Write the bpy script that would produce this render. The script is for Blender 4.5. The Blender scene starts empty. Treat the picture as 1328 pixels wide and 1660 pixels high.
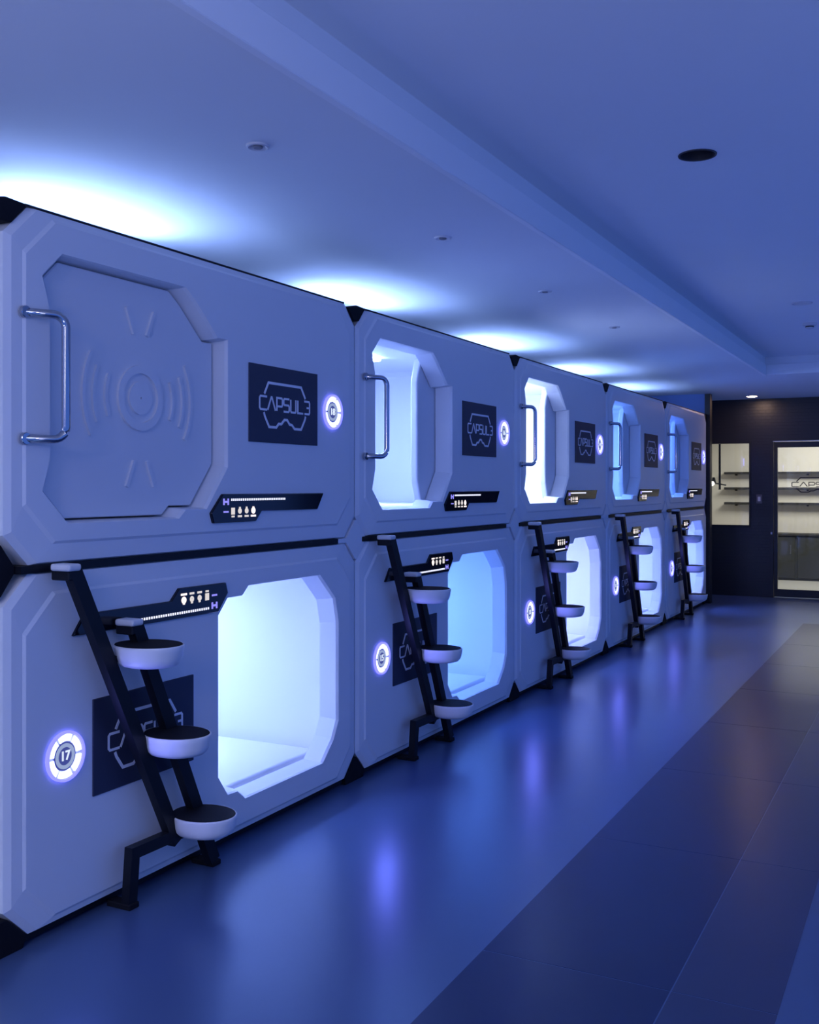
import bpy, bmesh, math, random
from mathutils import Vector, Matrix

# ------------------------------------------------------------------ scene, camera, light
scene = bpy.context.scene
COL = scene.collection
random.seed(4)

W_PX, H_PX = 1328, 1660
F_PX = 1680.0
YAW = math.radians(27.042)
CAM_X, CAM_Z = 2.6, 1.485
cam_data = bpy.data.cameras.new('camera')
cam_data.sensor_fit = 'HORIZONTAL'
cam_data.sensor_width = 36.0
cam_data.lens = 36.0 * F_PX / W_PX
cam_data.shift_y = -(H_PX / 2 - 787.67) / W_PX
cam_data.clip_start = 0.05
cam = bpy.data.objects.new('camera', cam_data)
COL.objects.link(cam)
cam.location = (CAM_X, 0.0, CAM_Z)
cam.rotation_euler = (math.radians(90), 0, YAW)
scene.camera = cam

vs = scene.view_settings
scene.display_settings.display_device = 'sRGB'
vs.view_transform = 'Standard'
vs.look = 'None'
vs.exposure = 0.0
vs.gamma = 1.0
vs.use_curve_mapping = False

world = bpy.data.worlds.new('world')
scene.world = world
world.use_nodes = True
bgn = world.node_tree.nodes['Background']
bgn.inputs['Color'].default_value = (0.110, 0.270, 1.05, 1)
bgn.inputs['Strength'].default_value = 0.73


def area_light(name, loc, rot, size, power, color, size_y=None, spread=180):
    d = bpy.data.lights.new(name, 'AREA')
    d.energy = power
    d.color = color
    d.shape = 'RECTANGLE' if size_y else 'DISK'
    d.size = size
    if size_y:
        d.size_y = size_y
    d.spread = math.radians(spread)
    o = bpy.data.objects.new(name, d)
    COL.objects.link(o)
    o.location = loc
    o.rotation_euler = rot
    return o


P = 2.2084            # bay pitch along the row (y)
UC = 3.42             # bay centre at bay 0
PI = math.pi
# uplights lying on the capsule roofs
for b, (pw, dy) in enumerate(((9.0, -0.12), (8.5, -0.1), (8.0, 0.0), (7.0, 0.0), (4.5, -0.2))):
    area_light('roof_uplight', (-0.66, UC + b * P + dy, 2.47), (0, PI + math.radians(38), 0), 0.22, pw, (0.28, 0.44, 1.0), 0.9)
# added upward fill to brighten the ceiling, then the hall lamp behind the camera
area_light('ceiling_fill', (0.3, -1.7, 1.85), (PI, 0, 0), 1.0, 135, (0.62, 0.68, 1.0))
area_light('ceiling_fill', (3.0, -1.4, 1.0), (PI, 0, 0), 1.4, 70, (0.66, 0.70, 1.0))
area_light('hall_ceiling_lamp', (2.2, -2.4, 2.6), (math.radians(35), 0, 0), 0.8, 22, (0.90, 0.78, 1.0))
# reception room lamps
area_light('reception_lamp', (1.1, 16.2, 2.6), (0, 0, 0), 1.4, 86, (1.0, 0.95, 0.89), 1.0)

# ------------------------------------------------------------------ helpers


def mat(name, color, rough=0.5, metal=0.0, emit=None, estr=0.0, spec=0.5, noise=0.0, nscale=20.0, bump=0.0):
    m = bpy.data.materials.new(name)
    m.use_nodes = True
    nt = m.node_tree
    b = nt.nodes['Principled BSDF']
    b.inputs['Base Color'].default_value = (*color, 1)
    b.inputs['Roughness'].default_value = rough
    b.inputs['Metallic'].default_value = metal
    b.inputs['Specular IOR Level'].default_value = spec
    if emit:
        b.inputs['Emission Color'].default_value = (*emit, 1)
        b.inputs['Emission Strength'].default_value = estr
    if noise or bump:
        tc = nt.nodes.new('ShaderNodeTexCoord')
        n = nt.nodes.new('ShaderNodeTexNoise')
        n.inputs['Scale'].default_value = nscale
        n.inputs['Detail'].default_value = 5
        nt.links.new(tc.outputs['Object'], n.inputs['Vector'])
        if noise:
            r = nt.nodes.new('ShaderNodeValToRGB')
            lo = [max(0, c * (1 - noise)) for c in color]
            hi = [min(1, c * (1 + noise)) for c in color]
            r.color_ramp.elements[0].position = 0.0
            r.color_ramp.elements[1].position = 1.0
            r.color_ramp.elements[0].color = (*lo, 1)
            r.color_ramp.elements[1].color = (*hi, 1)
            nt.links.new(n.outputs['Fac'], r.inputs['Fac'])
            nt.links.new(r.outputs['Color'], b.inputs['Base Color'])
        if bump:
            bp = nt.nodes.new('ShaderNodeBump')
            bp.inputs['Strength'].default_value = bump
            bp.inputs['Distance'].default_value = 0.01
            nt.links.new(n.outputs['Fac'], bp.inputs['Height'])
            nt.links.new(bp.outputs['Normal'], b.inputs['Normal'])
    return m


def emis(name, color, strength):
    return mat(name, (0.02, 0.02, 0.02), 0.5, 0, color, strength)


M = {}
M['shell'] = mat('white_gloss_plastic', (0.78, 0.79, 0.82), 0.38, noise=0.02, nscale=3)
M['cabin'] = mat('cabin_white', (0.80, 0.81, 0.83), 0.55, noise=0.015, nscale=4)
M['door'] = mat('door_white', (0.74, 0.75, 0.79), 0.4, noise=0.02, nscale=3)
M['black'] = mat('black_metal', (0.008, 0.009, 0.014), 0.45, spec=0.25, noise=0.2, nscale=30)
M['rubber'] = mat('black_rubber', (0.007, 0.007, 0.011), 0.75, spec=0.2, noise=0.25, nscale=60)
M['chrome'] = mat('chrome', (0.50, 0.50, 0.53), 0.10, 1.0)
M['sign'] = mat('sign_board', (0.028, 0.032, 0.065), 0.5, noise=0.1, nscale=8)
M['letter'] = mat('sign_letter', (0.85, 0.85, 0.90), 0.5, noise=0.03, nscale=40)
M['panel'] = mat('panel_glass', (0.004, 0.004, 0.010), 0.12, noise=0.1, nscale=10)
M['tread'] = mat('tread_white', (0.80, 0.80, 0.82), 0.4, noise=0.02, nscale=10)
M['cap'] = mat('white_rubber', (0.72, 0.72, 0.74), 0.6, noise=0.03, nscale=30)
M['mattress'] = mat('mattress_cloth', (0.84, 0.84, 0.84), 0.9, bump=0.08, nscale=80)
M['ceil'] = mat('ceiling_paint', (0.82, 0.83, 0.84), 0.85, noise=0.02, nscale=2)
M['trim'] = mat('trim_paint', (0.90, 0.90, 0.90), 0.8, noise=0.02, nscale=3)
M['wallblue'] = mat('partition_paint', (0.24, 0.38, 0.75), 0.8, noise=0.03, nscale=3)
M['wallleft'] = mat('left_wall_paint', (0.5, 0.52, 0.6), 0.8, noise=0.03, nscale=3)
M['recwall'] = mat('reception_paint', (0.66, 0.62, 0.54), 0.8, noise=0.03, nscale=2)
M['recfloor'] = mat('reception_floor', (0.42, 0.41, 0.38), 0.4, noise=0.05, nscale=3)
M['shelf'] = mat('dark_shelf', (0.022, 0.02, 0.016), 0.6, noise=0.15, nscale=12)
M['cabinet'] = mat('dark_cabinet', (0.035, 0.038, 0.036), 0.55, noise=0.15, nscale=6)
M['frame'] = mat('black_aluminium', (0.010, 0.010, 0.014), 0.4, 0.0, noise=0.1, nscale=30)
M['switch'] = mat('switch_grey', (0.10, 0.10, 0.12), 0.5, noise=0.05, nscale=20)
M['fitting'] = mat('fitting_white', (0.62, 0.62, 0.65), 0.5, noise=0.03, nscale=30)
M['fitdark'] = mat('fitting_slot', (0.02, 0.02, 0.03), 0.6, noise=0.1, nscale=30)
M['fitgrey'] = mat('fitting_grey', (0.22, 0.22, 0.25), 0.5, noise=0.05, nscale=30)
M['steel'] = mat('brushed_steel', (0.55, 0.55, 0.58), 0.3, 1.0, noise=0.05, nscale=60)
# light-giving materials
M['seg'] = emis('badge_light', (0.30, 0.34, 1.0), 4.2)
M['rim'] = emis('badge_rim', (0.13, 0.13, 1.0), 2.6)
M['hub'] = emis('badge_hub', (0.40, 0.50, 0.80), 0.75)
M['hubdark'] = emis('badge_core', (0.07, 0.09, 0.40), 0.7)
M['num'] = emis('badge_number', (0.7, 0.8, 1.0), 1.1)
M['led'] = emis('led_dots', (0.75, 0.78, 1.0), 1.3)
M['icon'] = emis('panel_icon', (1.0, 0.92, 0.90), 0.75)
M['iconred'] = emis('panel_icon_bright', (1.0, 0.82, 0.78), 1.5)
M['violet'] = emis('panel_violet', (0.30, 0.28, 1.0), 1.0)
M['downlamp'] = emis('downlight_lens', (1.0, 0.66, 0.44), 28.0)
M['bulb'] = emis('spot_bulb', (1.0, 0.85, 0.66), 14.0)
# tiny lit marks are left to be found by the rays themselves; lamps do the lighting
for k in ('seg', 'hub', 'hubdark', 'num', 'led', 'icon', 'iconred', 'violet', 'downlamp', 'bulb'):
    M[k].cycles.emission_sampling = 'NONE'


def floor_mat(name, base, rough, noise, spec, tint):
    m = mat(name, base, rough, spec=spec, noise=noise, nscale=1.7)
    m.node_tree.nodes['Principled BSDF'].inputs['Specular Tint'].default_value = (*tint, 1)
    return m


M['floor'] = floor_mat('pale_blue_floor', (0.065, 0.105, 0.22), 0.276, 0.03, 0.85, (0.32, 0.70, 1.0))
M['tiledark'] = floor_mat('charcoal_tile', (0.016, 0.027, 0.085), 0.285, 0.10, 0.30, (0.25, 0.65, 1.0))
M['tilegrey'] = floor_mat('slate_tile', (0.036, 0.052, 0.115), 0.295, 0.10, 0.32, (0.45, 0.65, 1.0))

# dark far wall: small dark bricks in fine relief
m = mat('dark_brick_paint', (0.012, 0.012, 0.018), 0.34)
nt = m.node_tree
tc = nt.nodes.new('ShaderNodeTexCoord')
mp = nt.nodes.new('ShaderNodeMapping')
mp.inputs['Rotation'].default_value = (math.radians(90), 0, 0)
br = nt.nodes.new('ShaderNodeTexBrick')
br.inputs['Scale'].default_value = 6.0
br.inputs['Mortar Size'].default_value = 0.018
bp = nt.nodes.new('ShaderNodeBump')
bp.inputs['Strength'].default_value = 0.5
bp.inputs['Distance'].default_value = 0.01
bp.invert = True
nt.links.new(tc.outputs['Object'], mp.inputs['Vector'])
nt.links.new(mp.outputs['Vector'], br.inputs['Vector'])
nt.links.new(br.outputs['Fac'], bp.inputs['Height'])
nt.links.new(bp.outputs['Normal'], nt.nodes['Principled BSDF'].inputs['Normal'])
M['walldark'] = m

# pane glass: clear with a Fresnel reflection
m = bpy.data.materials.new('pane_glass')
m.use_nodes = True
nt = m.node_tree
nt.nodes.clear()
out = nt.nodes.new('ShaderNodeOutputMaterial')
mix = nt.nodes.new('ShaderNodeMixShader')
tr = nt.nodes.new('ShaderNodeBsdfTransparent')
gl = nt.nodes.new('ShaderNodeBsdfGlossy')
gl.inputs['Roughness'].default_value = 0.03
fr = nt.nodes.new('ShaderNodeFresnel')
fr.inputs['IOR'].default_value = 1.5
tr.inputs['Color'].default_value = (0.90, 0.93, 0.93, 1)
nt.links.new(fr.outputs['Fac'], mix.inputs['Fac'])
nt.links.new(tr.outputs['BSDF'], mix.inputs[1])
nt.links.new(gl.outputs['BSDF'], mix.inputs[2])
nt.links.new(mix.outputs['Shader'], out.inputs['Surface'])
M['glass'] = m


def obj(name, bm, material, parent=None, loc=None, smooth=False):
    me = bpy.data.meshes.new(name)
    bmesh.ops.recalc_face_normals(bm, faces=bm.faces[:])
    bm.to_mesh(me)
    bm.free()
    if smooth:
        for p in me.polygons:
            p.use_smooth = True
    me.materials.append(material)
    o = bpy.data.objects.new(name, me)
    COL.objects.link(o)
    if parent:
        o.parent = parent
    if loc:
        o.location = loc
    return o


def empty(name, loc, label=None, cat=None, group=None, rz=0):
    o = bpy.data.objects.new(name, None)
    o.empty_display_size = 0.1
    COL.objects.link(o)
    o.location = loc
    o.rotation_euler = (0, 0, rz)
    tag(o, label, cat, group)
    return o


def tag(o, label=None, cat=None, group=None, kind=None):
    if label:
        o['label'] = label
    if cat:
        o['category'] = cat
    if group:
        o['group'] = group
    if kind:
        o['kind'] = kind
    return o


def copy_tree(o, parent=None):
    c = o.copy()
    COL.objects.link(c)
    if parent:
        c.parent = parent
    for ch in [k for k in bpy.data.objects if k.parent == o]:
        copy_tree(ch, c)
    return c


def children(o):
    return [k for k in bpy.data.objects if k.parent == o]


def box(bm, x0, x1, y0, y1, z0, z1):
    v = [bm.verts.new((x, y, z)) for x in (x0, x1) for y in (y0, y1) for z in (z0, z1)]
    for f in ((0, 1, 3, 2), (4, 6, 7, 5), (0, 4, 5, 1), (2, 3, 7, 6), (0, 2, 6, 4), (1, 5, 7, 3)):
        bm.faces.new([v[i] for i in f])


def bbox(bm, x0, x1, y0, y1, z0, z1, w=0.004, seg=2):
    t = bmesh.new()
    box(t, x0, x1, y0, y1, z0, z1)
    bmesh.ops.bevel(t, geom=t.edges[:], offset=w, segments=seg, affect='EDGES', profile=0.5)
    merge(bm, t)


def merge(bm, t, mtx=None):
    mp = {}
    for v in t.verts:
        mp[v] = bm.verts.new(mtx @ v.co if mtx else v.co)
    for f in t.faces:
        try:
            bm.faces.new([mp[v] for v in f.verts])
        except ValueError:
            pass
    t.free()


def prism(bm, poly, x0, x1, bev=0.0, seg=1):
    """extrude a (y, z) polygon between x0 and x1"""
    t = bmesh.new()
    a = [t.verts.new((x0, p[0], p[1])) for p in poly]
    c = [t.verts.new((x1, p[0], p[1])) for p in poly]
    n = len(poly)
    t.faces.new(a)
    t.faces.new(c[::-1])
    for i in range(n):
        t.faces.new((a[i], c[i], c[(i + 1) % n], a[(i + 1) % n]))
    bmesh.ops.recalc_face_normals(t, faces=t.faces[:])
    if bev:
        bmesh.ops.bevel(t, geom=t.edges[:], offset=bev, segments=seg, affect='EDGES', profile=0.5)
    merge(bm, t)


def tube(bm, pts, r, n=12, closed_ends=True):
    pts = [Vector(p) for p in pts]
    rings = []
    up = Vector((0.123, 0.35, 0.93)).normalized()
    for i, p in enumerate(pts):
        if i == 0:
            d = pts[1] - p
        elif i == len(pts) - 1:
            d = p - pts[i - 1]
        else:
            d = (pts[i + 1] - p).normalized() + (p - pts[i - 1]).normalized()
        d.normalize()
        a = d.cross(up).normalized()
        c = d.cross(a).normalized()
        rings.append([bm.verts.new(p + r * (math.cos(2 * PI * k / n) * a + math.sin(2 * PI * k / n) * c)) for k in range(n)])
    for i in range(len(rings) - 1):
        for k in range(n):
            bm.faces.new((rings[i][k], rings[i][(k + 1) % n], rings[i + 1][(k + 1) % n], rings[i + 1][k]))
    if closed_ends:
        bm.faces.new(rings[0][::-1])
        bm.faces.new(rings[-1])


def bar(bm, p0, p1, wx, wn):
    """square bar from p0 to p1 in the plane of constant x: wx thick in x, wn across"""
    p0, p1 = Vector(p0), Vector(p1)
    d = (p1 - p0).normalized()
    n = Vector((1, 0, 0)).cross(d).normalized()
    X = Vector((1, 0, 0))
    vs_ = []
    for p in (p0, p1):
        vs_.append([bm.verts.new(p + X * sx * wx / 2 + n * sn * wn / 2) for sx, sn in ((-1, -1), (1, -1), (1, 1), (-1, 1))])
    for k in range(4):
        bm.faces.new((vs_[0][k], vs_[0][(k + 1) % 4], vs_[1][(k + 1) % 4], vs_[1][k]))
    bm.faces.new(vs_[0][::-1])
    bm.faces.new(vs_[1])


def lathe(bm, prof, n=32, sx=1.0, sy=1.0, ctr=(0, 0, 0)):
    """revolve (r, z) profile about z"""
    rings = []
    cx, cy, cz = ctr
    for r, z in prof:
        if r < 1e-6:
            rings.append([bm.verts.new((cx, cy, cz + z))])
        else:
            rings.append([bm.verts.new((cx + r * sx * math.cos(2 * PI * k / n), cy + r * sy * math.sin(2 * PI * k / n), cz + z)) for k in range(n)])
    for a, b in zip(rings, rings[1:]):
        for k in range(n):
            k2 = (k + 1) % n
            if len(a) == 1 and len(b) == 1:
                continue
            if len(a) == 1:
                bm.faces.new((a[0], b[k], b[k2]))
            elif len(b) == 1:
                bm.faces.new((a[k], a[k2], b[0]))
            else:
                bm.faces.new((a[k], a[k2], b[k2], b[k]))


def ring_sector(bm, cy, cz, r0, r1, a0, a1, x0, x1, n=8):
    """annular sector lying in the (y, z) plane, thick in x"""
    A = [a0 + (a1 - a0) * i / n for i in range(n + 1)]
    full = abs((a1 - a0) - 2 * PI) < 1e-6
    vv = []
    for a in A[:-1] if full else A:
        c, s = math.cos(a), math.sin(a)
        vv.append([bm.verts.new((x, cy + r * c, cz + r * s)) for x, r in ((x0, r0), (x0, r1), (x1, r1), (x1, r0))])
    m_ = len(vv)
    for i in range(m_ if full else m_ - 1):
        p, q = vv[i], vv[(i + 1) % m_]
        for k in range(4):
            bm.faces.new((p[k], p[(k + 1) % 4], q[(k + 1) % 4], q[k]))
    if not full:
        bm.faces.new(vv[0])
        bm.faces.new(vv[-1][::-1])


def fill_between(bm, outer, holes):
    """fill a planar region between a vert loop and hole loops"""
    es = []
    for loop in [outer] + holes:
        for i in range(len(loop)):
            a, b = loop[i], loop[(i + 1) % len(loop)]
            e = bm.edges.get((a, b)) or bm.edges.new((a, b))
            es.append(e)
    bmesh.ops.triangle_fill(bm, use_beauty=True, edges=es)


def strip(bm, r0, r1):
    n = len(r0)
    for i in range(n):
        bm.faces.new((r0[i], r0[(i + 1) % n], r1[(i + 1) % n], r1[i]))


def plate_with_holes(bm, outer, holes, x0, x1, axis='x'):
    """thick plate in (a, b) coordinates with polygonal holes"""
    def pt(x, p):
        return {'x': (x, p[0], p[1]), 'y': (p[0], x, p[1]), 'z': (p[0], p[1], x)}[axis]
    lo = [[bm.verts.new(pt(x, p)) for p in outer] for x in (x0, x1)]
    lh = [[[bm.verts.new(pt(x, p)) for p in h] for x in (x0, x1)] for h in holes]
    strip(bm, lo[0], lo[1])
    for h in lh:
        strip(bm, h[0], h[1])
    for k in (0, 1):
        fill_between(bm, lo[k], [h[k] for h in lh])


def flip(poly, cy, cz):
    return [(2 * cy - a, 2 * cz - b) for a, b in poly]


def ribbon(bm, pts, w, x0, x1):
    """polyline stroke with mitred joins, in the (y, z) plane"""
    pts = [Vector((p[0], p[1])) for p in pts]
    L, R = [], []
    n = len(pts)
    for i, p in enumerate(pts):
        d0 = (p - pts[i - 1]).normalized() if i else None
        d1 = (pts[i + 1] - p).normalized() if i < n - 1 else None
        if d0 is None:
            d0 = d1
        if d1 is None:
            d1 = d0
        n0 = Vector((-d0.y, d0.x))
        n1 = Vector((-d1.y, d1.x))
        mm = (n0 + n1)
        if mm.length < 1e-4:
            mm = n0
        mm.normalize()
        k = min(1.6, 1.0 / max(0.35, mm.dot(n0)))
        L.append(p + mm * k * w / 2)
        R.append(p - mm * k * w / 2)
    v = [[bm.verts.new((x, q.x, q.y)) for q in L] + [bm.verts.new((x, q.x, q.y)) for q in R] for x in (x0, x1)]
    for i in range(n - 1):
        a, b = v
        bm.faces.new((b[i], b[i + 1], b[n + i + 1], b[n + i]))
        bm.faces.new((a[i], a[n + i], a[n + i + 1], a[i + 1]))
        bm.faces.new((a[i], a[i + 1], b[i + 1], b[i]))
        bm.faces.new((a[n + i], b[n + i], b[n + i + 1], a[n + i + 1]))
    bm.faces.new((v[0][0], v[1][0], v[1][n], v[0][n]))
    bm.faces.new((v[0][n - 1], v[0][2 * n - 1], v[1][2 * n - 1], v[1][n - 1]))


def text_bm(s, size, cy, cz, x, depth=0.002):
    cu = bpy.data.curves.new('number_text', 'FONT')
    cu.body = s
    cu.size = size
    cu.align_x = 'CENTER'
    cu.align_y = 'CENTER'
    cu.extrude = depth / 2
    cu.offset = 0.0009
    o = bpy.data.objects.new('number_text', cu)
    COL.objects.link(o)
    dg = bpy.context.evaluated_depsgraph_get()
    me = bpy.data.meshes.new_from_object(o.evaluated_get(dg))
    t = bmesh.new()
    t.from_mesh(me)
    COL.objects.unlink(o)
    bpy.data.objects.remove(o)
    bpy.data.meshes.remove(me)
    # text x -> world y, text y -> world z, text z -> world x (read from +x side, y to the right)
    mtx = Matrix(((0, 0, 1, x), (1, 0, 0, cy), (0, 1, 0, cz), (0, 0, 0, 1)))
    bm = bmesh.new()
    merge(bm, t, mtx)
    return bm


LETTERS = {
    'C': [[(1, 1), (0.12, 1), (0, 0.88), (0, 0.12), (0.12, 0), (1, 0)]],
    'A': [[(0, 0), (0.46, 1), (0.54, 1), (1, 0)]],
    'P': [[(0, 0), (0, 1), (0.88, 1), (1, 0.88), (1, 0.47), (0.88, 0.36), (0, 0.36)]],
    'S': [[(1, 1), (0.12, 1), (0, 0.88), (0, 0.62), (0.12, 0.51), (0.88, 0.51), (1, 0.4), (1, 0.12), (0.88, 0), (0, 0)]],
    'U': [[(0, 1), (0, 0.12), (0.12, 0), (0.88, 0), (1, 0.12), (1, 1)]],
    'L': [[(0, 1), (0, 0), (1, 0)]],
    '3': [[(0, 1), (0.88, 1), (1, 0.88), (1, 0.12), (0.88, 0), (0.05, 0)], [(0.45, 0.5), (1, 0.5)]],
}
WORD = [('C', 0.135, 0.235), ('A', 0.245, 0.355), ('P', 0.375, 0.455), ('S', 0.475, 0.555),
        ('U', 0.578, 0.655), ('L', 0.685, 0.765), ('3', 0.785, 0.868)]
GOGGLES = [
    [(0.20, 0.37), (0.255, 0.222), (0.735, 0.222), (0.80, 0.37)],
    [(0.193, 0.61), (0.205, 0.66), (0.265, 0.795), (0.367, 0.795), (0.40, 0.745), (0.44, 0.745), (0.485, 0.685),
     (0.525, 0.685), (0.56, 0.74), (0.595, 0.745), (0.635, 0.795), (0.735, 0.795), (0.793, 0.66), (0.805, 0.61)],
]


def logo(bm, y0, z1, w, h, x0, x1, stroke=0.008):
    """brand drawing in a frame with left edge y0, top z1"""
    def T(p):
        return (y0 + p[0] * w, z1 - p[1] * h)
    for g in GOGGLES:
        ribbon(bm, [T(p) for p in g], stroke * 1.25, x0, x1)
    for ch, a, b in WORD:
        for s in LETTERS[ch]:
            ribbon(bm, [T((a + (b - a) * p[0], 0.575 - 0.17 * p[1])) for p in s], stroke, x0, x1)


# ------------------------------------------------------------------ large structure
CZ_LOW, CZ_UP = 2.65, 2.83
TRAY_X, TRAY_Y = 0.985, 11.36
WALL_Y = 14.5
XL, XR, Y0, Y1 = -1.75, 7.0, -4.0, 18.0

bm = bmesh.new()
box(bm, XL - 0.8, 4.4, -1.2, Y1, -0.1, 0.0)
floor = tag(obj('floor', bm, M['floor']), kind='structure')
# darker tiles laid in a band along the aisle
joints = [0.66, 1.86, 3.06, 4.26, 5.46, 6.66, 7.86, 9.06, 10.26, 11.9]
for (xa, xb, mk) in ((1.30, 1.90, 'tiledark'), (1.90, 2.20, 'tilegrey')):
    for ya, yb in zip(joints, joints[1:]):
        bm = bmesh.new()
        g = 0.0022
        box(bm, xa + g, xb - g, ya + g, yb - g, -0.01, 0.0008)
        obj('tile', bm, M[mk], floor)

# lower ceiling round the raised tray
bm = bmesh.new()
box(bm, XL - 0.8, TRAY_X, Y0, Y1, CZ_LOW, 3.1)
box(bm, TRAY_X, XR, TRAY_Y, Y1, CZ_LOW, 3.1)
ceiling = tag(obj('ceiling', bm, M['ceil']), kind='structure')
HOLE = (1.728, 4.282)
bm = bmesh.new()
hp = [(HOLE[0] + 0.07 * math.cos(2 * PI * k / 32), HOLE[1] + 0.07 * math.sin(2 * PI * k / 32)) for k in range(32)]
plate_with_holes(bm, [(TRAY_X, Y0), (XR, Y0), (XR, TRAY_Y), (TRAY_X, TRAY_Y)], [hp], CZ_UP, CZ_UP + 0.06, 'z')
tag(obj('ceiling_tray', bm, M['ceil']), kind='structure')
bm = bmesh.new()
bbox(bm, TRAY_X - 0.02, TRAY_X + 0.012, Y0, TRAY_Y, CZ_LOW - 0.012, 2.755, 0.003, 1)
tag(obj('trim_1', bm, M['trim']), kind='structure')
bm = bmesh.new()
bbox(bm, TRAY_X + 0.012, XR, TRAY_Y - 0.012, TRAY_Y + 0.02, CZ_LOW - 0.004, 2.755, 0.003, 1)
tag(obj('trim_2', bm, M['trim']), kind='structure')

# left wall behind the capsules, short partition past the last one
bm = bmesh.new()
box(bm, XL - 0.1, XL, Y0, 13.46, 0, CZ_LOW)
tag(obj('wall_left', bm, M['wallleft']), kind='structure')
bm = bmesh.new()
box(bm, XL, -0.03, 13.40, 13.50, 0, CZ_LOW)
tag(obj('wall_partition', bm, M['wallblue']), kind='structure')

bm = bmesh.new()
box(bm, -0.035, 0.03, 13.385, 13.515, 0, CZ_LOW)
tag(obj('trim_3', bm, M['frame']), kind='structure')

# far wall with window and door openings
WIN = [(-0.60, 0.935), (0.352, 0.935), (0.352, 2.078), (-0.60, 2.078)]
DOOR = [(0.60, 0.0), (2.30, 0.0), (2.30, 2.115), (0.60, 2.115)]
bm = bmesh.new()
XW = XL - 0.8
for (a, b, c, d) in ((XW, -0.60, 0, CZ_LOW), (-0.60, 0.352, 0, 0.935), (-0.60, 0.352, 2.078, CZ_LOW),
                     (0.352, 0.60, 0, CZ_LOW), (0.60, 2.30, 2.115, CZ_LOW), (2.30, XR, 0, CZ_LOW)):
    box(bm, a, b, WALL_Y, WALL_Y + 0.12, c, d)
tag(obj('wall_far', bm, M['walldark']), kind='structure')

# window_1: black frame and pane
bm = bmesh.new()
for (a, b, c, d) in ((-0.60, -0.575, 0.935, 2.078), (0.332, 0.352, 0.935, 2.078), (-0.575, 0.332, 0.935, 0.955), (-0.575, 0.332, 2.058, 2.078)):
    box(bm, a, b, WALL_Y - 0.015, WALL_Y + 0.08, c, d)
win = tag(obj('window_1', bm, M['frame']), kind='structure')
bm = bmesh.new()
box(bm, -0.578, 0.335, WALL_Y + 0.02, WALL_Y + 0.028, 0.952, 2.061)
obj('pane', bm, M['glass'], win)

# door_1: black framed glass door with the brand drawn on the pane
bm = bmesh.new()
for (a, b, c, d) in ((0.60, 0.645, 0, 2.115), (2.255, 2.30, 0, 2.115), (0.645, 2.255, 2.075, 2.115)):
    box(bm, a, b, WALL_Y - 0.03, WALL_Y + 0.1, c, d)
door = tag(obj('door_1', bm, M['frame']), kind='structure')
bm = bmesh.new()
box(bm, 0.64, 2.26, WALL_Y - 0.034, WALL_Y - 0.03, 2.074, 2.082)
obj('door_trim', bm, M['steel'], door)
bm = bmesh.new()
for (a, b, c, d) in ((0.650, 0.694, 0.012, 2.068), (1.95, 2.01, 0.012, 2.068), (0.694, 1.95, 0.012, 0.112), (0.694, 1.95, 1.995, 2.068)):
    box(bm, a, b, WALL_Y - 0.01, WALL_Y + 0.04, c, d)
leaf = obj('door_leaf', bm, M['frame'], door)
bm = bmesh.new()
box(bm, 0.690, 1.955, WALL_Y + 0.01, WALL_Y + 0.02, 0.108, 2.0)
obj('pane', bm, M['glass'], leaf)
bm = bmesh.new()
box(bm, 2.01, 2.255, WALL_Y + 0.01, WALL_Y + 0.02, 0.0, 2.075)
obj('side_pane', bm, M['glass'], door)
bm = bmesh.new()
t = bmesh.new()
logo(t, 0.755, 1.665, 0.88, 0.33, 0, 0.003, 0.011)
merge(bm, t, Matrix(((0, 1, 0, 0), (-1, 0, 0, WALL_Y + 0.008), (0, 0, 1, 0), (0, 0, 0, 1))))
obj('glass_lettering', bm, M['fitdark'], leaf)
bm = bmesh.new()
box(bm, 0.612, 0.632, WALL_Y - 0.036, WALL_Y - 0.03, 0.84, 0.87)
obj('door_lock', bm, M['steel'], door)

# reception room behind the glass
RY = 17.6
bm = bmesh.new()
box(bm, -1.2, 3.2, WALL_Y + 0.12, RY, 0.0, 0.003)
tag(obj('floor_reception', bm, M['recfloor']), kind='structure')
bm = bmesh.new()
box(bm, XW, 4.0, RY, RY + 0.1, 0, CZ_LOW)
tag(obj('wall_reception', bm, M['recwall']), kind='structure')
bm = bmesh.new()
box(bm, -1.3, -1.2, WALL_Y + 0.12, RY, 0, CZ_LOW)
tag(obj('wall_reception_left', bm, M['recwall']), kind='structure')
bm = bmesh.new()
box(bm, 3.2, 3.3, WALL_Y + 0.12, RY, 0, CZ_LOW)
tag(obj('wall_reception_right', bm, M['recwall']), kind='structure')

# ------------------------------------------------------------------ sleeping capsules
ZL0, ZL1 = 0.037, 1.203        # lower capsule, bottom and top
ZU0, ZU1 = 1.228, 2.388        # upper capsule
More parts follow.
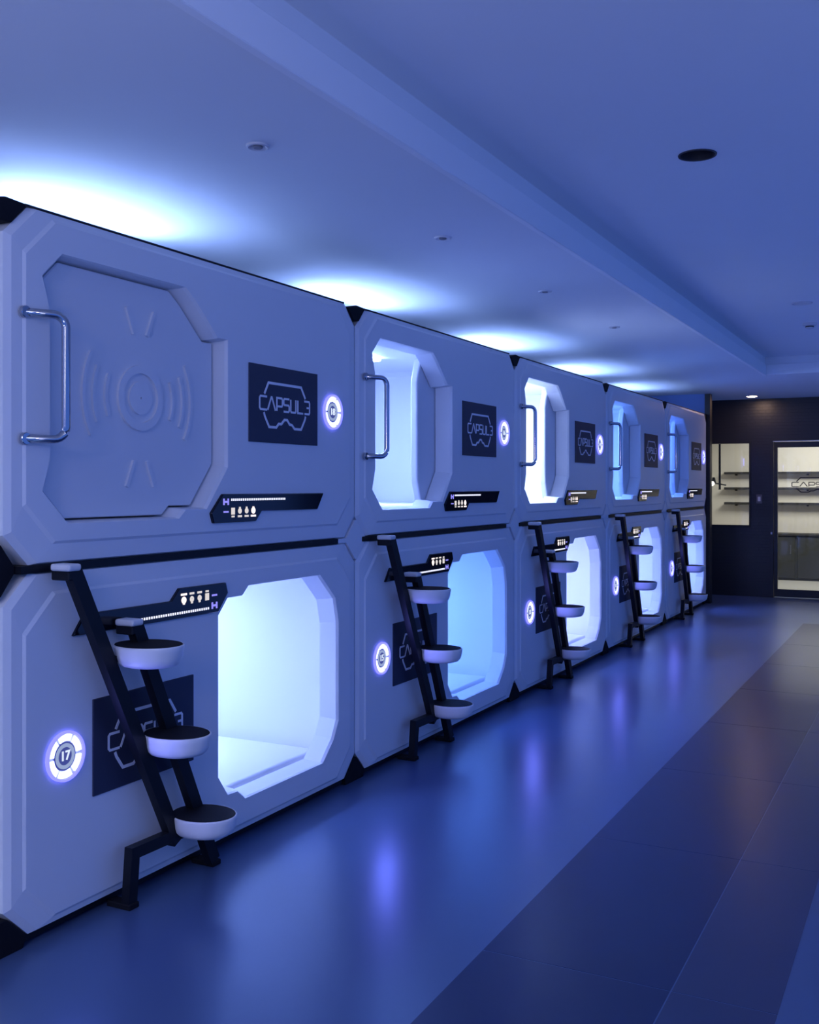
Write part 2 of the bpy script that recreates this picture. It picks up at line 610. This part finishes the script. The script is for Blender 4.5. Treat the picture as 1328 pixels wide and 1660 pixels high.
# everything below is given in bay-0 coordinates (y, z) on the front plane x = 0
OPEN_UP = [(2.462, 1.467), (2.574, 1.358), (3.145, 1.358), (3.185, 1.392), (3.315, 1.392), (3.452, 1.56),
           (3.452, 2.085), (3.388, 2.085), (3.250, 2.210), (3.185, 2.256), (2.549, 2.258), (2.462, 2.172), (2.495, 2.06), (2.495, 1.57)]
OPEN_LOW = [(3.388, 0.303), (3.452, 0.216), (3.517, 0.213), (3.572, 0.169), (4.190, 0.170), (4.290, 0.262), (4.335, 0.345),
            (4.335, 0.826), (4.305, 0.944), (4.165, 1.066), (3.597, 1.066), (3.553, 1.027), (3.452, 1.027), (3.388, 0.960)]
PANEL_UP = [(3.407, 1.452), (4.180, 1.451), (4.126, 1.376), (3.679, 1.378), (3.636, 1.335), (3.346, 1.334), (3.330, 1.375)]
PANEL_LOW = [(2.588, 0.979), (2.642, 1.049), (3.089, 1.048), (3.136, 1.093), (3.426, 1.091), (3.440, 1.048), (3.376, 0.976)]
TH = 0.10                      # front shell thickness


def octa(y0, y1, z0, z1, c):
    return [(y0, z0 + c), (y0 + c, z0), (y1 - c, z0), (y1, z0 + c), (y1, z1 - c), (y1 - c, z1), (y0 + c, z1), (y0, z1 - c)]


def loc_(poly, zb):
    return [(a - UC, b - zb) for a, b in poly]


def shrink(poly, cy, cz, dy, dz):
    return [(a + (dy if a < cy else -dy), b + (dz if b < cz else -dz)) for a, b in poly]


def front_shell(parent, zb, zt, opening, upside):
    bm = bmesh.new()
    O = octa(2.322, 4.524, zb, zt, 0.10)
    B = octa(2.345, 4.500, zb + 0.006, zt - 0.006, 0.105)
    if upside:
        Fp = octa(2.395, 4.445, zb + 0.075, zt - 0.035, 0.125)
    else:
        Fp = octa(2.395, 4.445, zb + 0.035, zt - 0.075, 0.125)
    def ring(poly, x):
        return [bm.verts.new((x, a - UC, b - zb)) for a, b in poly]
    rb, ro, rB, rB2 = ring(O, -TH), ring(O, -0.022), ring(B, -0.010), ring(shrink(Fp, UC, (zb + zt) / 2, -0.010, -0.010), -0.006)
    rF = ring(Fp, 0.0)
    strip(bm, rb, ro)
    strip(bm, ro, rB)
    strip(bm, rB, rB2)
    strip(bm, rB2, rF)
    cy = sum(p[0] for p in opening) / len(opening)
    cz = sum(p[1] for p in opening) / len(opening)
    h1 = ring(opening, 0.0)
    h2 = ring(shrink(opening, cy, cz, 0.008, 0.004), -0.012)
    h3 = ring(shrink(opening, cy, cz, 0.03 if upside else 0.014, 0.012), -TH)
    fill_between(bm, rF, [h1])
    strip(bm, h1, h2)
    strip(bm, h2, h3)
    fill_between(bm, rb, [h3])
    o = obj('front_shell', bm, M['shell'], parent)
    return o


def cabin(parent, zb, zt):
    bm = bmesh.new()
    y0, y1, z0, z1 = 2.328 - UC, 4.518 - UC, 0.004, zt - zb - 0.012
    iy0, iy1, iz0, iz1 = 2.385 - UC, 4.425 - UC, 0.085, zt - zb - 0.085
    xf, xb = -TH, -1.25
    c = 0.10
    def ring(x, a, b, cc, dd, ch):
        pts = [(a, cc + ch), (a + ch, cc), (b - ch, cc), (b, cc + ch), (b, dd - ch), (b - ch, dd), (a + ch, dd), (a, dd - ch)]
        return [bm.verts.new((x, p, q)) for p, q in pts]
    of, ob = ring(xf, y0, y1, z0, z1, c), ring(xb, y0, y1, z0, z1, c)
    nf, nb = ring(xf, iy0, iy1, iz0, iz1, 0.03), ring(xb + 0.05, iy0, iy1, iz0, iz1, 0.03)
    strip(bm, of, ob)
    bm.faces.new(ob)
    strip(bm, nf, nb)
    bm.faces.new(nb)
    strip(bm, of, nf)
    return obj('cabin', bm, M['cabin'], parent)


def cabin_lamp(parent, zb, zt, color, strength, ly, lx=-0.62):
    bm = bmesh.new()
    z = zt - zb - 0.085
    bbox(bm, lx - 0.04, lx + 0.04, ly - 0.45, ly + 0.45, z - 0.02, z - 0.001, 0.006, 2)
    top = max(color)
    m_ = emis('cabin_lamp_light', color, strength)
    m_.cycles.emission_sampling = 'NONE'
    o = obj('cabin_lamp', bm, m_, parent)
    # the light the lamp bar throws down into the cabin
    li = area_light('cabin_light', (lx, ly, z - 0.024), (0, 0, 0), 0.08, 0.178 * strength * top, [c / top for c in color], 0.9)
    li.parent = parent
    return o


def control_panel(parent, zb, upside):
    poly = PANEL_UP if upside else PANEL_LOW
    bm = bmesh.new()
    prism(bm, loc_(poly, zb), -0.004, 0.012, 0.003, 1)
    p = obj('control_panel', bm, M['panel'], parent)
    # layout is given for the lower capsule and turned by 180 degrees for the upper one
    cy, cz = 3.385, 1.213
    def T(y, z):
        if upside:
            return (2 * cy - y - UC, 2 * cz - z - zb)
        return (y - UC, z - zb)
    def quad(bm, y, z, hy, hz, x=0.0125):
        a, b = T(y, z)
        box(bm, x - 0.002, x + 0.002, a - hy, a + hy, b - hz, b + hz)
    bm = bmesh.new()
    n = 30
    for k in range(n):
        quad(bm, 2.922 + (3.308 - 2.922) * k / (n - 1), 0.998, 0.0030, 0.0045)
    tag(obj('led_strip', bm, M['led'], p), kind='stuff')
    for k, yy in enumerate((3.300, 3.253, 3.206, 3.158)):
        bm = bmesh.new()
        zz = 1.045
        if k == 0:
            quad(bm, yy, zz, 0.011, 0.014)
            quad(bm, yy, zz + 0.022, 0.009, 0.0035)
        else:
            a, b = T(yy, zz)
            r = 0.0115 + 0.002 * (k == 3)
            ring_sector(bm, a, b, 0.003, r, 0, 2 * PI, 0.0105, 0.0145, 16)
            s = -1 if upside else 1
            box(bm, 0.0105, 0.0145, a - 0.005, a + 0.005, min(b, b - s * 0.017), max(b, b - s * 0.017))
            quad(bm, yy, zz + 0.022, 0.013 + 0.004 * (k == 3), 0.004)
        obj('icon', bm, M['iconred' if k == 3 else 'icon'], p)
    bm = bmesh.new()
    for dy in (-0.014, 0.014):
        quad(bm, 3.347 + dy, 1.006, 0.004, 0.013)
    quad(bm, 3.347, 1.006, 0.012, 0.004)
    obj('emblem', bm, M['violet'], p)
    bm = bmesh.new()
    quad(bm, 3.347, 1.047, 0.016, 0.0035)
    obj('status_bar', bm, M['violet'], p)
    return p


def badge(parent, zb, cy, cz, number):
    y, z = cy - UC, cz - zb
    bm = bmesh.new()
    ring_sector(bm, y, z, 0.0765, 0.084, 0, 2 * PI, -0.002, 0.012, 30)
    b_ = obj('number_badge', bm, M['rim'], parent)
    for k in range(6):
        bm = bmesh.new()
        g = math.radians(5)
        ring_sector(bm, y, z, 0.0505, 0.0735, k * PI / 3 + g, (k + 1) * PI / 3 - g, -0.002, 0.006, 7)
        obj('light_segment', bm, M['seg'], b_)
    bm = bmesh.new()
    ring_sector(bm, y, z, 0.030, 0.0425, 0, 2 * PI, -0.002, 0.005, 32)
    obj('hub_ring', bm, M['hub'], b_)
    bm = bmesh.new()
    ring_sector(bm, y, z, 0.0004, 0.0480, 0, 2 * PI, -0.002, 0.003, 32)
    obj('hub_disc', bm, M['hubdark'], b_)
    nb = text_bm(number, 0.044, y, z, 0.0045, 0.002)
    obj('number', nb, M['num'], b_)
    return b_


def sign_plate(parent, zb, y0, z1):
    w, h = 0.540, 0.335
    bm = bmesh.new()
    bbox(bm, -0.002, 0.006, y0 - UC, y0 + w - UC, z1 - h - zb, z1 - zb, 0.0015, 1)
    s = obj('sign_plate', bm, M['sign'], parent)
    bm = bmesh.new()
    logo(bm, y0 - UC, z1 - zb, w, h, 0.005, 0.0075, 0.0090)
    obj('lettering', bm, M['letter'], s)
    return s


def grab_handle(parent, zb):
    z1, z0, p, R, y = 2.041 - zb, 1.636 - zb, 0.132, 0.040, 2.388 - UC
    def G(t, z):
        return (-0.002 + 0.50 * t, y + 0.866 * t, z)
    pts = [G(0, z1)]
    for k in range(7):
        a = PI / 2 * k / 6
        pts.append(G(p - R + R * math.sin(a), z1 - R + R * math.cos(a)))
    for k in range(7):
        a = PI / 2 * k / 6
        pts.append(G(p - R + R * math.cos(a), z0 + R - R * math.sin(a)))
    pts.append(G(0, z0))
    bm = bmesh.new()
    tube(bm, pts, 0.0140, 14)
    o = obj('grab_handle', bm, M['chrome'], parent, smooth=True)
    for zz in (z0, z1):
        bm = bmesh.new()
        t = bmesh.new()
        lathe(t, [(0, 0.012), (0.018, 0.012), (0.020, 0.009), (0.020, -0.002)], 20)
        merge(bm, t, Matrix(((0, 0, 1, 0), (1, 0, 0, y), (0, 1, 0, zz), (0, 0, 0, 1))))
        obj('handle_collar', bm, M['chrome'], o)
    return o


def corner_bracket(parent, zb):
    bm = bmesh.new()
    poly = [(2.236, 2.374), (2.325, 2.396), (2.414, 2.391), (2.348, 2.318), (2.292, 2.318)]
    prism(bm, loc_(poly, zb), -0.16, -0.012, 0.003, 1)
    return obj('corner_bracket', bm, M['rubber'], parent)


def top_strip(parent, zb):
    bm = bmesh.new()
    box(bm, -0.1, -0.010, 2.40 - UC, 4.405 - UC, 2.3835 - zb, 2.391 - zb)
    return obj('top_strip', bm, M['black'], parent)


def foot(parent, zb):
    bm = bmesh.new()
    poly = [(2.225, 0.0), (2.40, 0.0), (2.418, 0.034), (2.336, 0.116), (2.300, 0.116), (2.225, 0.034)]
    prism(bm, loc_(poly, zb), -0.14, -0.018, 0.003, 1)
    return obj('foot', bm, M['rubber'], parent)


def plinth(parent, zb):
    bm = bmesh.new()
    box(bm, -1.2, -0.035, 2.40 - UC, 4.425 - UC, 0.010 - zb, ZL0 + 0.002 - zb)
    return obj('base_rail', bm, M['black'], parent)


def seam(parent, zb):
    bm = bmesh.new()
    box(bm, -0.10, -0.006, 2.380 - UC, 4.340 - UC, ZL1 - 0.001 - zb, ZU0 - 0.001 - zb)
    return obj('seam_strip', bm, M['black'], parent)


def joint_cover(parent, zb, black):
    bm = bmesh.new()
    if black:
        poly = [(2.20, 1.216), (2.285, 1.300), (2.322, 1.300), (2.378, 1.226), (2.378, 1.205), (2.322, 1.131), (2.285, 1.131)]
        prism(bm, loc_(poly, zb), -0.12, -0.030, 0.004, 1)
        return obj('seam_bracket', bm, M['rubber'], parent)
    # a diamond filling the notch where four corners meet, with tongues into the seams
    c, h = 1.2155, 0.011
    poly = [(2.136, c + h), (2.222, c + h), (2.309, c + 0.098), (2.322, c + 0.098), (2.409, c + h), (2.376, c + h),
            (2.376, c - h), (2.409, c - h), (2.322, c - 0.098), (2.309, c - 0.098), (2.222, c - h), (2.136, c - h)]
    t = bmesh.new()
    a = [t.verts.new((-0.06, p[0] - UC, p[1] - zb)) for p in poly]
    k = [t.verts.new((-0.012, p[0] - UC, p[1] - zb)) for p in poly]
    n = len(poly)
    t.faces.new(a)
    for i in range(n):
        t.faces.new((a[i], a[(i + 1) % n], k[(i + 1) % n], k[i]))
    t.faces.new(k)
    bmesh.ops.triangulate(t, faces=[f for f in t.faces if len(f.verts) > 4])
    merge(bm, t)
    return obj('joint_cover', bm, M['shell'], parent)


def closed_door(parent, zb):
    """hexagon-cut door with a round crest in relief"""
    poly = shrink(OPEN_UP, 2.96, 1.81, 0.034, 0.016)
    bm = bmesh.new()
    prism(bm, loc_(poly, zb), -0.098, -0.055, 0.004, 1)
    d = obj('sliding_door', bm, M['door'], parent)
    cy, cz = 2.985 - UC, 1.812 - zb
    bm = bmesh.new()
    ring_sector(bm, cy, cz, 0.092, 0.122, 0, 2 * PI, -0.057, -0.044, 40)
    ring_sector(bm, cy, cz, 0.004, 0.062, 0, 2 * PI, -0.057, -0.046, 32)
    obj('crest_ring', bm, M['door'], d)
    for r in (0.175, 0.235, 0.285):
        for base in (0, PI):
            bm = bmesh.new()
            sp = math.radians(24 if r < 0.28 else 30)
            ring_sector(bm, cy, cz, r, r + 0.014, base - sp, base + sp, -0.057, -0.045, 12)
            obj('crest_arc', bm, M['door'], d)
    for s in (-1, 1):
        for q in (-1, 1):
            bm = bmesh.new()
            ribbon(bm, [(cy + q * 0.035, cz + s * 0.235), (cy + q * 0.075, cz + s * 0.33)], 0.014, -0.057, -0.045)
            obj('crest_ray', bm, M['door'], d)
    return d


def open_door(parent, zb):
    """the same door slid to the right, its left edge standing in the opening"""
    bm = bmesh.new()
    y0, y1 = 3.19, 4.15
    poly = [(y0, 1.52), (y0 + 0.05, 1.385), (y1 - 0.1, 1.385), (y1, 1.48), (y1, 2.13), (y1 - 0.1, 2.235), (y0 + 0.05, 2.235), (y0, 2.10)]
    prism(bm, loc_(poly, zb), -0.152, -0.104, 0.010, 2)
    return obj('sliding_door', bm, M['door'], parent)


UP_NUM = ['18', '16', '14', '12', '10']
LOW_NUM = ['17', '15', '13', '11', '9']
UP_LABEL = [
    'white upper sleeping capsule with its door closed, chrome handle and lit badge 18',
    'white upper sleeping capsule beside the closed one, open, lit badge 16',
    'white upper sleeping capsule glowing whitest inside, open, middle of the top row',
    'white upper sleeping capsule, open and glowing blue, fourth along the top row',
    'white upper sleeping capsule at the far end of the top row by the partition',
]
LOW_LABEL = [
    'white lower sleeping capsule under the closed one, open and lit, badge 17',
    'white lower sleeping capsule with lit badge 15, second along the bottom row',
    'white lower sleeping capsule in the middle of the bottom row, brightly lit inside',
    'white lower sleeping capsule fourth along the bottom row behind its ladder',
    'white lower sleeping capsule at the far end of the bottom row by the partition',
]
UP_LIGHT = [None, (0.42, 0.64, 1.7, 58), (0.70, 0.92, 1.7, 120), (0.20, 0.45, 1.6, 66), (0.13, 0.32, 1.5, 60)]
LOW_LIGHT = [(0.42, 0.60, 1.6, 62), (0.19, 0.43, 1.6, 62), (0.50, 0.64, 1.7, 85), (0.42, 0.60, 1.7, 75), (0.36, 0.54, 1.7, 75)]

caps_up, caps_low = [], []
proto_u = proto_l = None
for b in range(5):
    # ---- lower capsule
    if proto_l is None:
        lo = empty('sleeping_capsule', (0, UC, ZL0))
        front_shell(lo, ZL0, ZL1, OPEN_LOW, False)
        cabin(lo, ZL0, ZL1)
        sign_plate(lo, ZL0, 2.686, 0.748)
        control_panel(lo, ZL0, False)
        foot(lo, ZL0)
        plinth(lo, ZL0)
        seam(lo, ZL0)
        proto_l = lo
    else:
        lo = copy_tree(proto_l)
        lo.location = (0, UC + b * P, ZL0)
    caps_low.append(lo)
    tag(lo, LOW_LABEL[b], 'sleeping capsule', 'sleeping capsules in two tiers')
    # ---- upper capsule
    if b == 0:
        up = empty('sleeping_capsule', (0, UC, ZU0))
        front_shell(up, ZU0, ZU1, OPEN_UP, True)
        cabin(up, ZU0, ZU1)
        sign_plate(up, ZU0, 3.594, 2.008)
        control_panel(up, ZU0, True)
        grab_handle(up, ZU0)
        corner_bracket(up, ZU0)
        top_strip(up, ZU0)
        proto_u = up
    else:
        up = copy_tree(proto_u)
        up.location = (0, UC + b * P, ZU0)
    caps_up.append(up)
    tag(up, UP_LABEL[b], 'sleeping capsule', 'sleeping capsules in two tiers')
for b in range(5):
    lo, up = caps_low[b], caps_up[b]
    badge(lo, ZL0, 2.558, 0.583, LOW_NUM[b])
    badge(up, ZU0, 4.273, 1.840, UP_NUM[b])
    joint_cover(lo, ZL0, b == 0)
    r_, g_, b_, s_ = LOW_LIGHT[b]
    cabin_lamp(lo, ZL0, ZL1, (r_, g_, b_), s_, 0.15, -1.0)
    if b == 0:
        closed_door(up, ZU0)
    else:
        open_door(up, ZU0)
        r_, g_, b_, s_ = UP_LIGHT[b]
        cabin_lamp(up, ZU0, ZU1, (r_, g_, b_), s_, -0.25)
# closing foot and brackets at the far end of the row
bm = bmesh.new()
poly = [(2.225, 0.0), (2.322, 0.0), (2.322, 0.116), (2.300, 0.116), (2.225, 0.034)]
prism(bm, [(a + P - UC, b_ - ZL0) for a, b_ in poly], -0.14, -0.018, 0.003, 1)
obj('foot', bm, M['rubber'], caps_low[4])
bm = bmesh.new()
poly = [(2.236, 2.374), (2.322, 2.393), (2.322, 2.318), (2.292, 2.318)]
prism(bm, [(a + P - UC, b_ - ZU0) for a, b_ in poly], -0.16, -0.012, 0.003, 1)
obj('corner_bracket', bm, M['rubber'], caps_up[4])

# violet light thrown by the number badges
for b in range(5):
    area_light('badge_light', (0.03, 2.558 + b * P, 0.583), (0, -PI / 2, 0), 0.13, 2.1, (0.17, 0.19, 1.0))
    area_light('badge_light', (0.03, 4.273 + b * P, 1.840), (0, -PI / 2, 0), 0.13, 0.4, (0.20, 0.20, 1.0))

# ------------------------------------------------------------------ mattresses
MAT_LOW = ['white mattress glimpsed in the nearest lower capsule with badge 17', 'white mattress in the second lower capsule with badge 15',
           'white mattress in the brightly lit middle lower capsule', 'white mattress in the fourth lower capsule along the row',
           'white mattress in the farthest lower capsule']
MAT_UP = [None, 'white mattress in the upper capsule with badge 16', 'white mattress in the whitest upper capsule mid row',
          'white mattress in the fourth upper capsule along the row', 'white mattress in the farthest upper capsule']
bm = bmesh.new()
bbox(bm, -0.50, 0.50, -0.985, 0.985, 0, 0.055, 0.02, 3)
mp_ = obj('mattress', bm, M['mattress'], smooth=True)
first = True
for b in range(5):
    for zb, lab in ((ZL0, MAT_LOW[b]), (ZU0, MAT_UP[b])):
        if not lab:
            continue
        o = mp_ if first else mp_.copy()
        if not first:
            COL.objects.link(o)
        first = False
        o.location = (-0.655, UC + b * P - 0.015, zb + 0.086)
        tag(o, lab, 'mattress', 'mattresses in the capsules')

# ------------------------------------------------------------------ ladders
LAD = ['nearest black side ladder, with round white treads, before the capsule under the closed one', 'second black ladder along the row, before the lower capsule with badge 15',
       'black side ladder with round white treads before the middle lower capsule', 'black side ladder with round treads before the fourth lower capsule',
       'black side ladder with round treads before the farthest lower capsule']


def make_ladder():
    # given in bay-0 world coordinates, shifted so that the empty is at the foot
    y0 = 2.82
    L = empty('capsule_ladder', (0, y0, 0))
    XR_ = 0.078
    def V(x, y, z):
        return (x, y - y0, z)
    bm = bmesh.new()
    bar(bm, V(XR_, 2.512, 1.215), V(XR_ - 0.005, 3.035, 0.165), 0.035, 0.052)
    r1 = obj('rail', bm, M['black'], L)
    bm = bmesh.new()
    bar(bm, V(XR_, 2.808, 1.0), V(XR_ - 0.01, 3.262, 0.022), 0.035, 0.052)
    r2 = obj('rail', bm, M['black'], L)
    for (r, y, z) in ((r1, 2.506, 1.212), (r2, 2.804, 0.998)):
        bm = bmesh.new()
        bbox(bm, 0.017, XR_ + 0.017, y - y0 - 0.024, y - y0 + 0.024, z - 0.035, z - 0.004, 0.004, 1)
        obj('hook_arm', bm, M['black'], r)
        bm = bmesh.new()
        bbox(bm, 0.017, XR_ + 0.024, y - y0 - 0.030, y - y0 + 0.030, z - 0.005, z + 0.019, 0.009, 3)
        obj('hook_cap', bm, M['cap'], r)
    bm = bmesh.new()
    bar(bm, V(XR_ - 0.005, 2.785, 0.196), V(XR_ - 0.005, 3.20, 0.190), 0.035, 0.042)
    obj('base_bar', bm, M['black'], L)
    bm = bmesh.new()
    bar(bm, V(XR_ - 0.005, 2.806, 0.214), V(XR_ - 0.015, 2.800, 0.015), 0.035, 0.042)
    obj('base_leg', bm, M['black'], L)
    for y in (2.800, 3.268):
        bm = bmesh.new()
        prism(bm, [(y - y0 - 0.025, 0.0), (y - y0 + 0.025, 0.0), (y - y0 + 0.025, 0.02), (y - y0 - 0.025, 0.02)], -0.02, 0.088, 0.003, 1)
        obj('foot', bm, M['rubber'], L)
    for (x, y, z) in ((0.151, 2.800, 0.930), (0.151, 2.950, 0.590), (0.150, 3.105, 0.255)):
        bm = bmesh.new()
        prof = [(0, -0.074), (0.62, -0.072), (0.80, -0.066), (0.90, -0.054), (0.955, -0.036), (0.985, -0.012), (1.0, 0.0), (0.985, 0.005), (0.955, 0.005), (0.95, 0.0)]
        lathe(bm, [(r, q) for r, q in prof], 40, 0.132, 0.108)
        bmesh.ops.translate(bm, verts=bm.verts, vec=V(x, y, z))
        t = obj('tread', bm, M['tread'], L, smooth=True)
        bm = bmesh.new()
        lathe(bm, [(0.952, -0.004), (0.952, 0.004), (0.94, 0.006), (0, 0.006)], 40, 0.132, 0.108)
        bmesh.ops.translate(bm, verts=bm.verts, vec=V(x, y, z))
        obj('tread_mat', bm, M['rubber'], t)
        bm = bmesh.new()
        ry = 2.512 + (1.215 - z) * (3.035 - 2.512) / 1.05
        box(bm, XR_ - 0.012, XR_ + 0.012, ry - y0, y - y0 - 0.06, z - 0.050, z - 0.028)
        obj('tread_bracket', bm, M['black'], t)
    return L


lad = make_ladder()
for b in range(5):
    o = lad if b == 0 else copy_tree(lad)
    o.location = (0, 2.82 + b * P, 0)
    tag(o, LAD[b], 'ladder', 'ladders along the capsules')

# ------------------------------------------------------------------ ceiling fittings
FIT = ['small round white ceiling fitting nearest the camera on the low ceiling', 'second small round fitting along the low ceiling',
       'third small round fitting along the low ceiling', 'fourth, farthest small round fitting along the low ceiling']
for k, (x, y) in enumerate(((0.524, 2.924), (0.529, 4.40), (0.504, 5.891), (0.484, 7.448))):
    e = empty('ceiling_fitting', (x, y, CZ_LOW), FIT[k], 'ceiling fitting', 'round fittings on the low ceiling')
    bm = bmesh.new()
    lathe(bm, [(0, -0.002), (0.022, -0.002), (0.034, -0.008), (0.040, -0.006), (0.041, 0.001)], 28)
    obj('cover_ring', bm, M['fitting'], e)
    bm = bmesh.new()
    lathe(bm, [(0, -0.010), (0.014, -0.010), (0.017, -0.008), (0.017, -0.001)], 24)
    obj('lens', bm, M['fitgrey'], e)
e = empty('downlight_hole', (HOLE[0], HOLE[1], CZ_UP), 'empty black downlight hole in the raised ceiling', 'ceiling light')
bm = bmesh.new()
lathe(bm, [(0.069, -0.001), (0.069, 0.10), (0.0, 0.10)], 32)
obj('can', bm, M['fitdark'], e)
bm = bmesh.new()
lathe(bm, [(0.068, 0.0), (0.069, -0.004), (0.076, -0.004), (0.077, 0.001)], 32)
obj('rim', bm, M['fitdark'], e)
e = empty('ceiling_downlight', (1.705, 8.095, CZ_UP), 'unlit flush round downlight in the raised ceiling near its far end', 'ceiling light')
bm = bmesh.new()
lathe(bm, [(0.058, -0.002), (0.064, -0.009), (0.074, -0.007), (0.076, 0.001)], 32)
obj('rim', bm, M['fitting'], e)
bm = bmesh.new()
lathe(bm, [(0, -0.002), (0.058, -0.004), (0.058, 0.001)], 32)
obj('lens', bm, M['fitting'], e)
e = empty('smoke_detector', (1.652, 9.138, CZ_UP), 'small round smoke detector bulging from the raised ceiling', 'smoke detector')
bm = bmesh.new()
lathe(bm, [(0, -0.045), (0.025, -0.045), (0.030, -0.038), (0.032, -0.022), (0.052, -0.018), (0.056, -0.010), (0.056, 0.001)], 28)
obj('body', bm, M['fitting'], e)
bm = bmesh.new()
lathe(bm, [(0.0335, -0.034), (0.0335, -0.024)], 24)
obj('grille', bm, M['fitdark'], e)
e = empty('ceiling_downlight', (0.452, 13.95, CZ_LOW), 'lit warm round downlight before the dark far wall', 'ceiling light')
bm = bmesh.new()
lathe(bm, [(0.066, -0.003), (0.070, -0.010), (0.080, -0.008), (0.083, 0.001)], 32)
obj('rim', bm, M['fitting'], e)
bm = bmesh.new()
lathe(bm, [(0, -0.020), (0.035, -0.018), (0.058, -0.013), (0.066, -0.006), (0.066, 0.001)], 32)
obj('lens', bm, M['downlamp'], e)
area_light('downlight', (0.452, 13.95, 2.635), (0, 0, 0), 0.12, 14.0, (1.0, 0.64, 0.42))

# light switch between window and door
e = empty('light_switch', (0.462, WALL_Y, 1.25), 'small grey light switch on the dark wall between window and door', 'light switch')
bm = bmesh.new()
bbox(bm, -0.038, 0.038, -0.010, 0.001, 0.0, 0.12, 0.003, 1)
obj('plate', bm, M['switch'], e)
bm = bmesh.new()
bbox(bm, -0.018, 0.018, -0.014, -0.009, 0.03, 0.09, 0.002, 1)
obj('rocker', bm, M['fitting'], e)

# ------------------------------------------------------------------ reception furniture
for k, (z, lab) in enumerate(((1.693, 'topmost dark wall shelf in the reception behind the glass'),
                              (1.443, 'middle dark wall shelf in the reception behind the glass'),
                              (1.200, 'lowest dark wall shelf in the reception behind the glass'))):
    e = empty('wall_shelf', (0, RY, z), lab, 'shelf', 'shelves on the reception wall')
    bm = bmesh.new()
    bbox(bm, -0.53, 2.6, -0.13, 0.001, -0.018, 0.018, 0.003, 1)
    obj('shelf_board', bm, M['shelf'], e)
    for x in (-0.35, 0.75, 1.6, 2.4):
        bm = bmesh.new()
        box(bm, x - 0.012, x + 0.012, -0.10, 0.001, -0.040, -0.017)
        obj('bracket', bm, M['shelf'], e)
e = empty('low_cabinet', (0.0, RY, 0.0), 'low dark cabinet under the shelves seen through the glass door', 'cabinet')
bm = bmesh.new()
bbox(bm, -0.2, 3.1, -0.40, -0.002, 0.0, 0.70, 0.004, 1)
obj('body', bm, M['cabinet'], e)
bm = bmesh.new()
bbox(bm, -0.22, 3.12, -0.43, -0.002, 0.70, 0.735, 0.004, 1)
obj('top', bm, M['shelf'], e)
for k in range(4):
    bm = bmesh.new()
    bbox(bm, -0.18 + k * 0.82, 0.60 + k * 0.82, -0.415, -0.40, 0.04, 0.69, 0.003, 1)
    d = obj('cabinet_door', bm, M['cabinet'], e)
    bm = bmesh.new()
    box(bm, 0.53 + k * 0.82, 0.545 + k * 0.82, -0.43, -0.414, 0.42, 0.56)
    obj('handle', bm, M['steel'], d)
# spotlight on a drop rod seen through the window
LX, LY = -0.255, 15.6
e = empty('drop_spotlight', (LX, LY, CZ_LOW), 'black rod hanging behind the window with a lit spotlight', 'spotlight')
bm = bmesh.new()
box(bm, -0.014, 0.014, -0.014, 0.014, -1.22, 0.0)
obj('rod', bm, M['frame'], e)
bm = bmesh.new()
tube(bm, [(-0.07, 0, -1.125), (0.09, 0, -1.155)], 0.010, 10)
obj('cross_arm', bm, M['frame'], e)
bm = bmesh.new()
lathe(bm, [(0, 0.05), (0.018, 0.05), (0.030, 0.0), (0.034, -0.03), (0.030, -0.03)], 20, ctr=(-0.085, -0.01, -1.09))
h = obj('spot_head', bm, M['frame'], e)
bm = bmesh.new()
lathe(bm, [(0, 0.032), (0.022, 0.024), (0.032, 0.0), (0.022, -0.024), (0, -0.032)], 20, ctr=(-0.10, -0.045, -1.13))
obj('bulb', bm, M['bulb'], h, smooth=True)
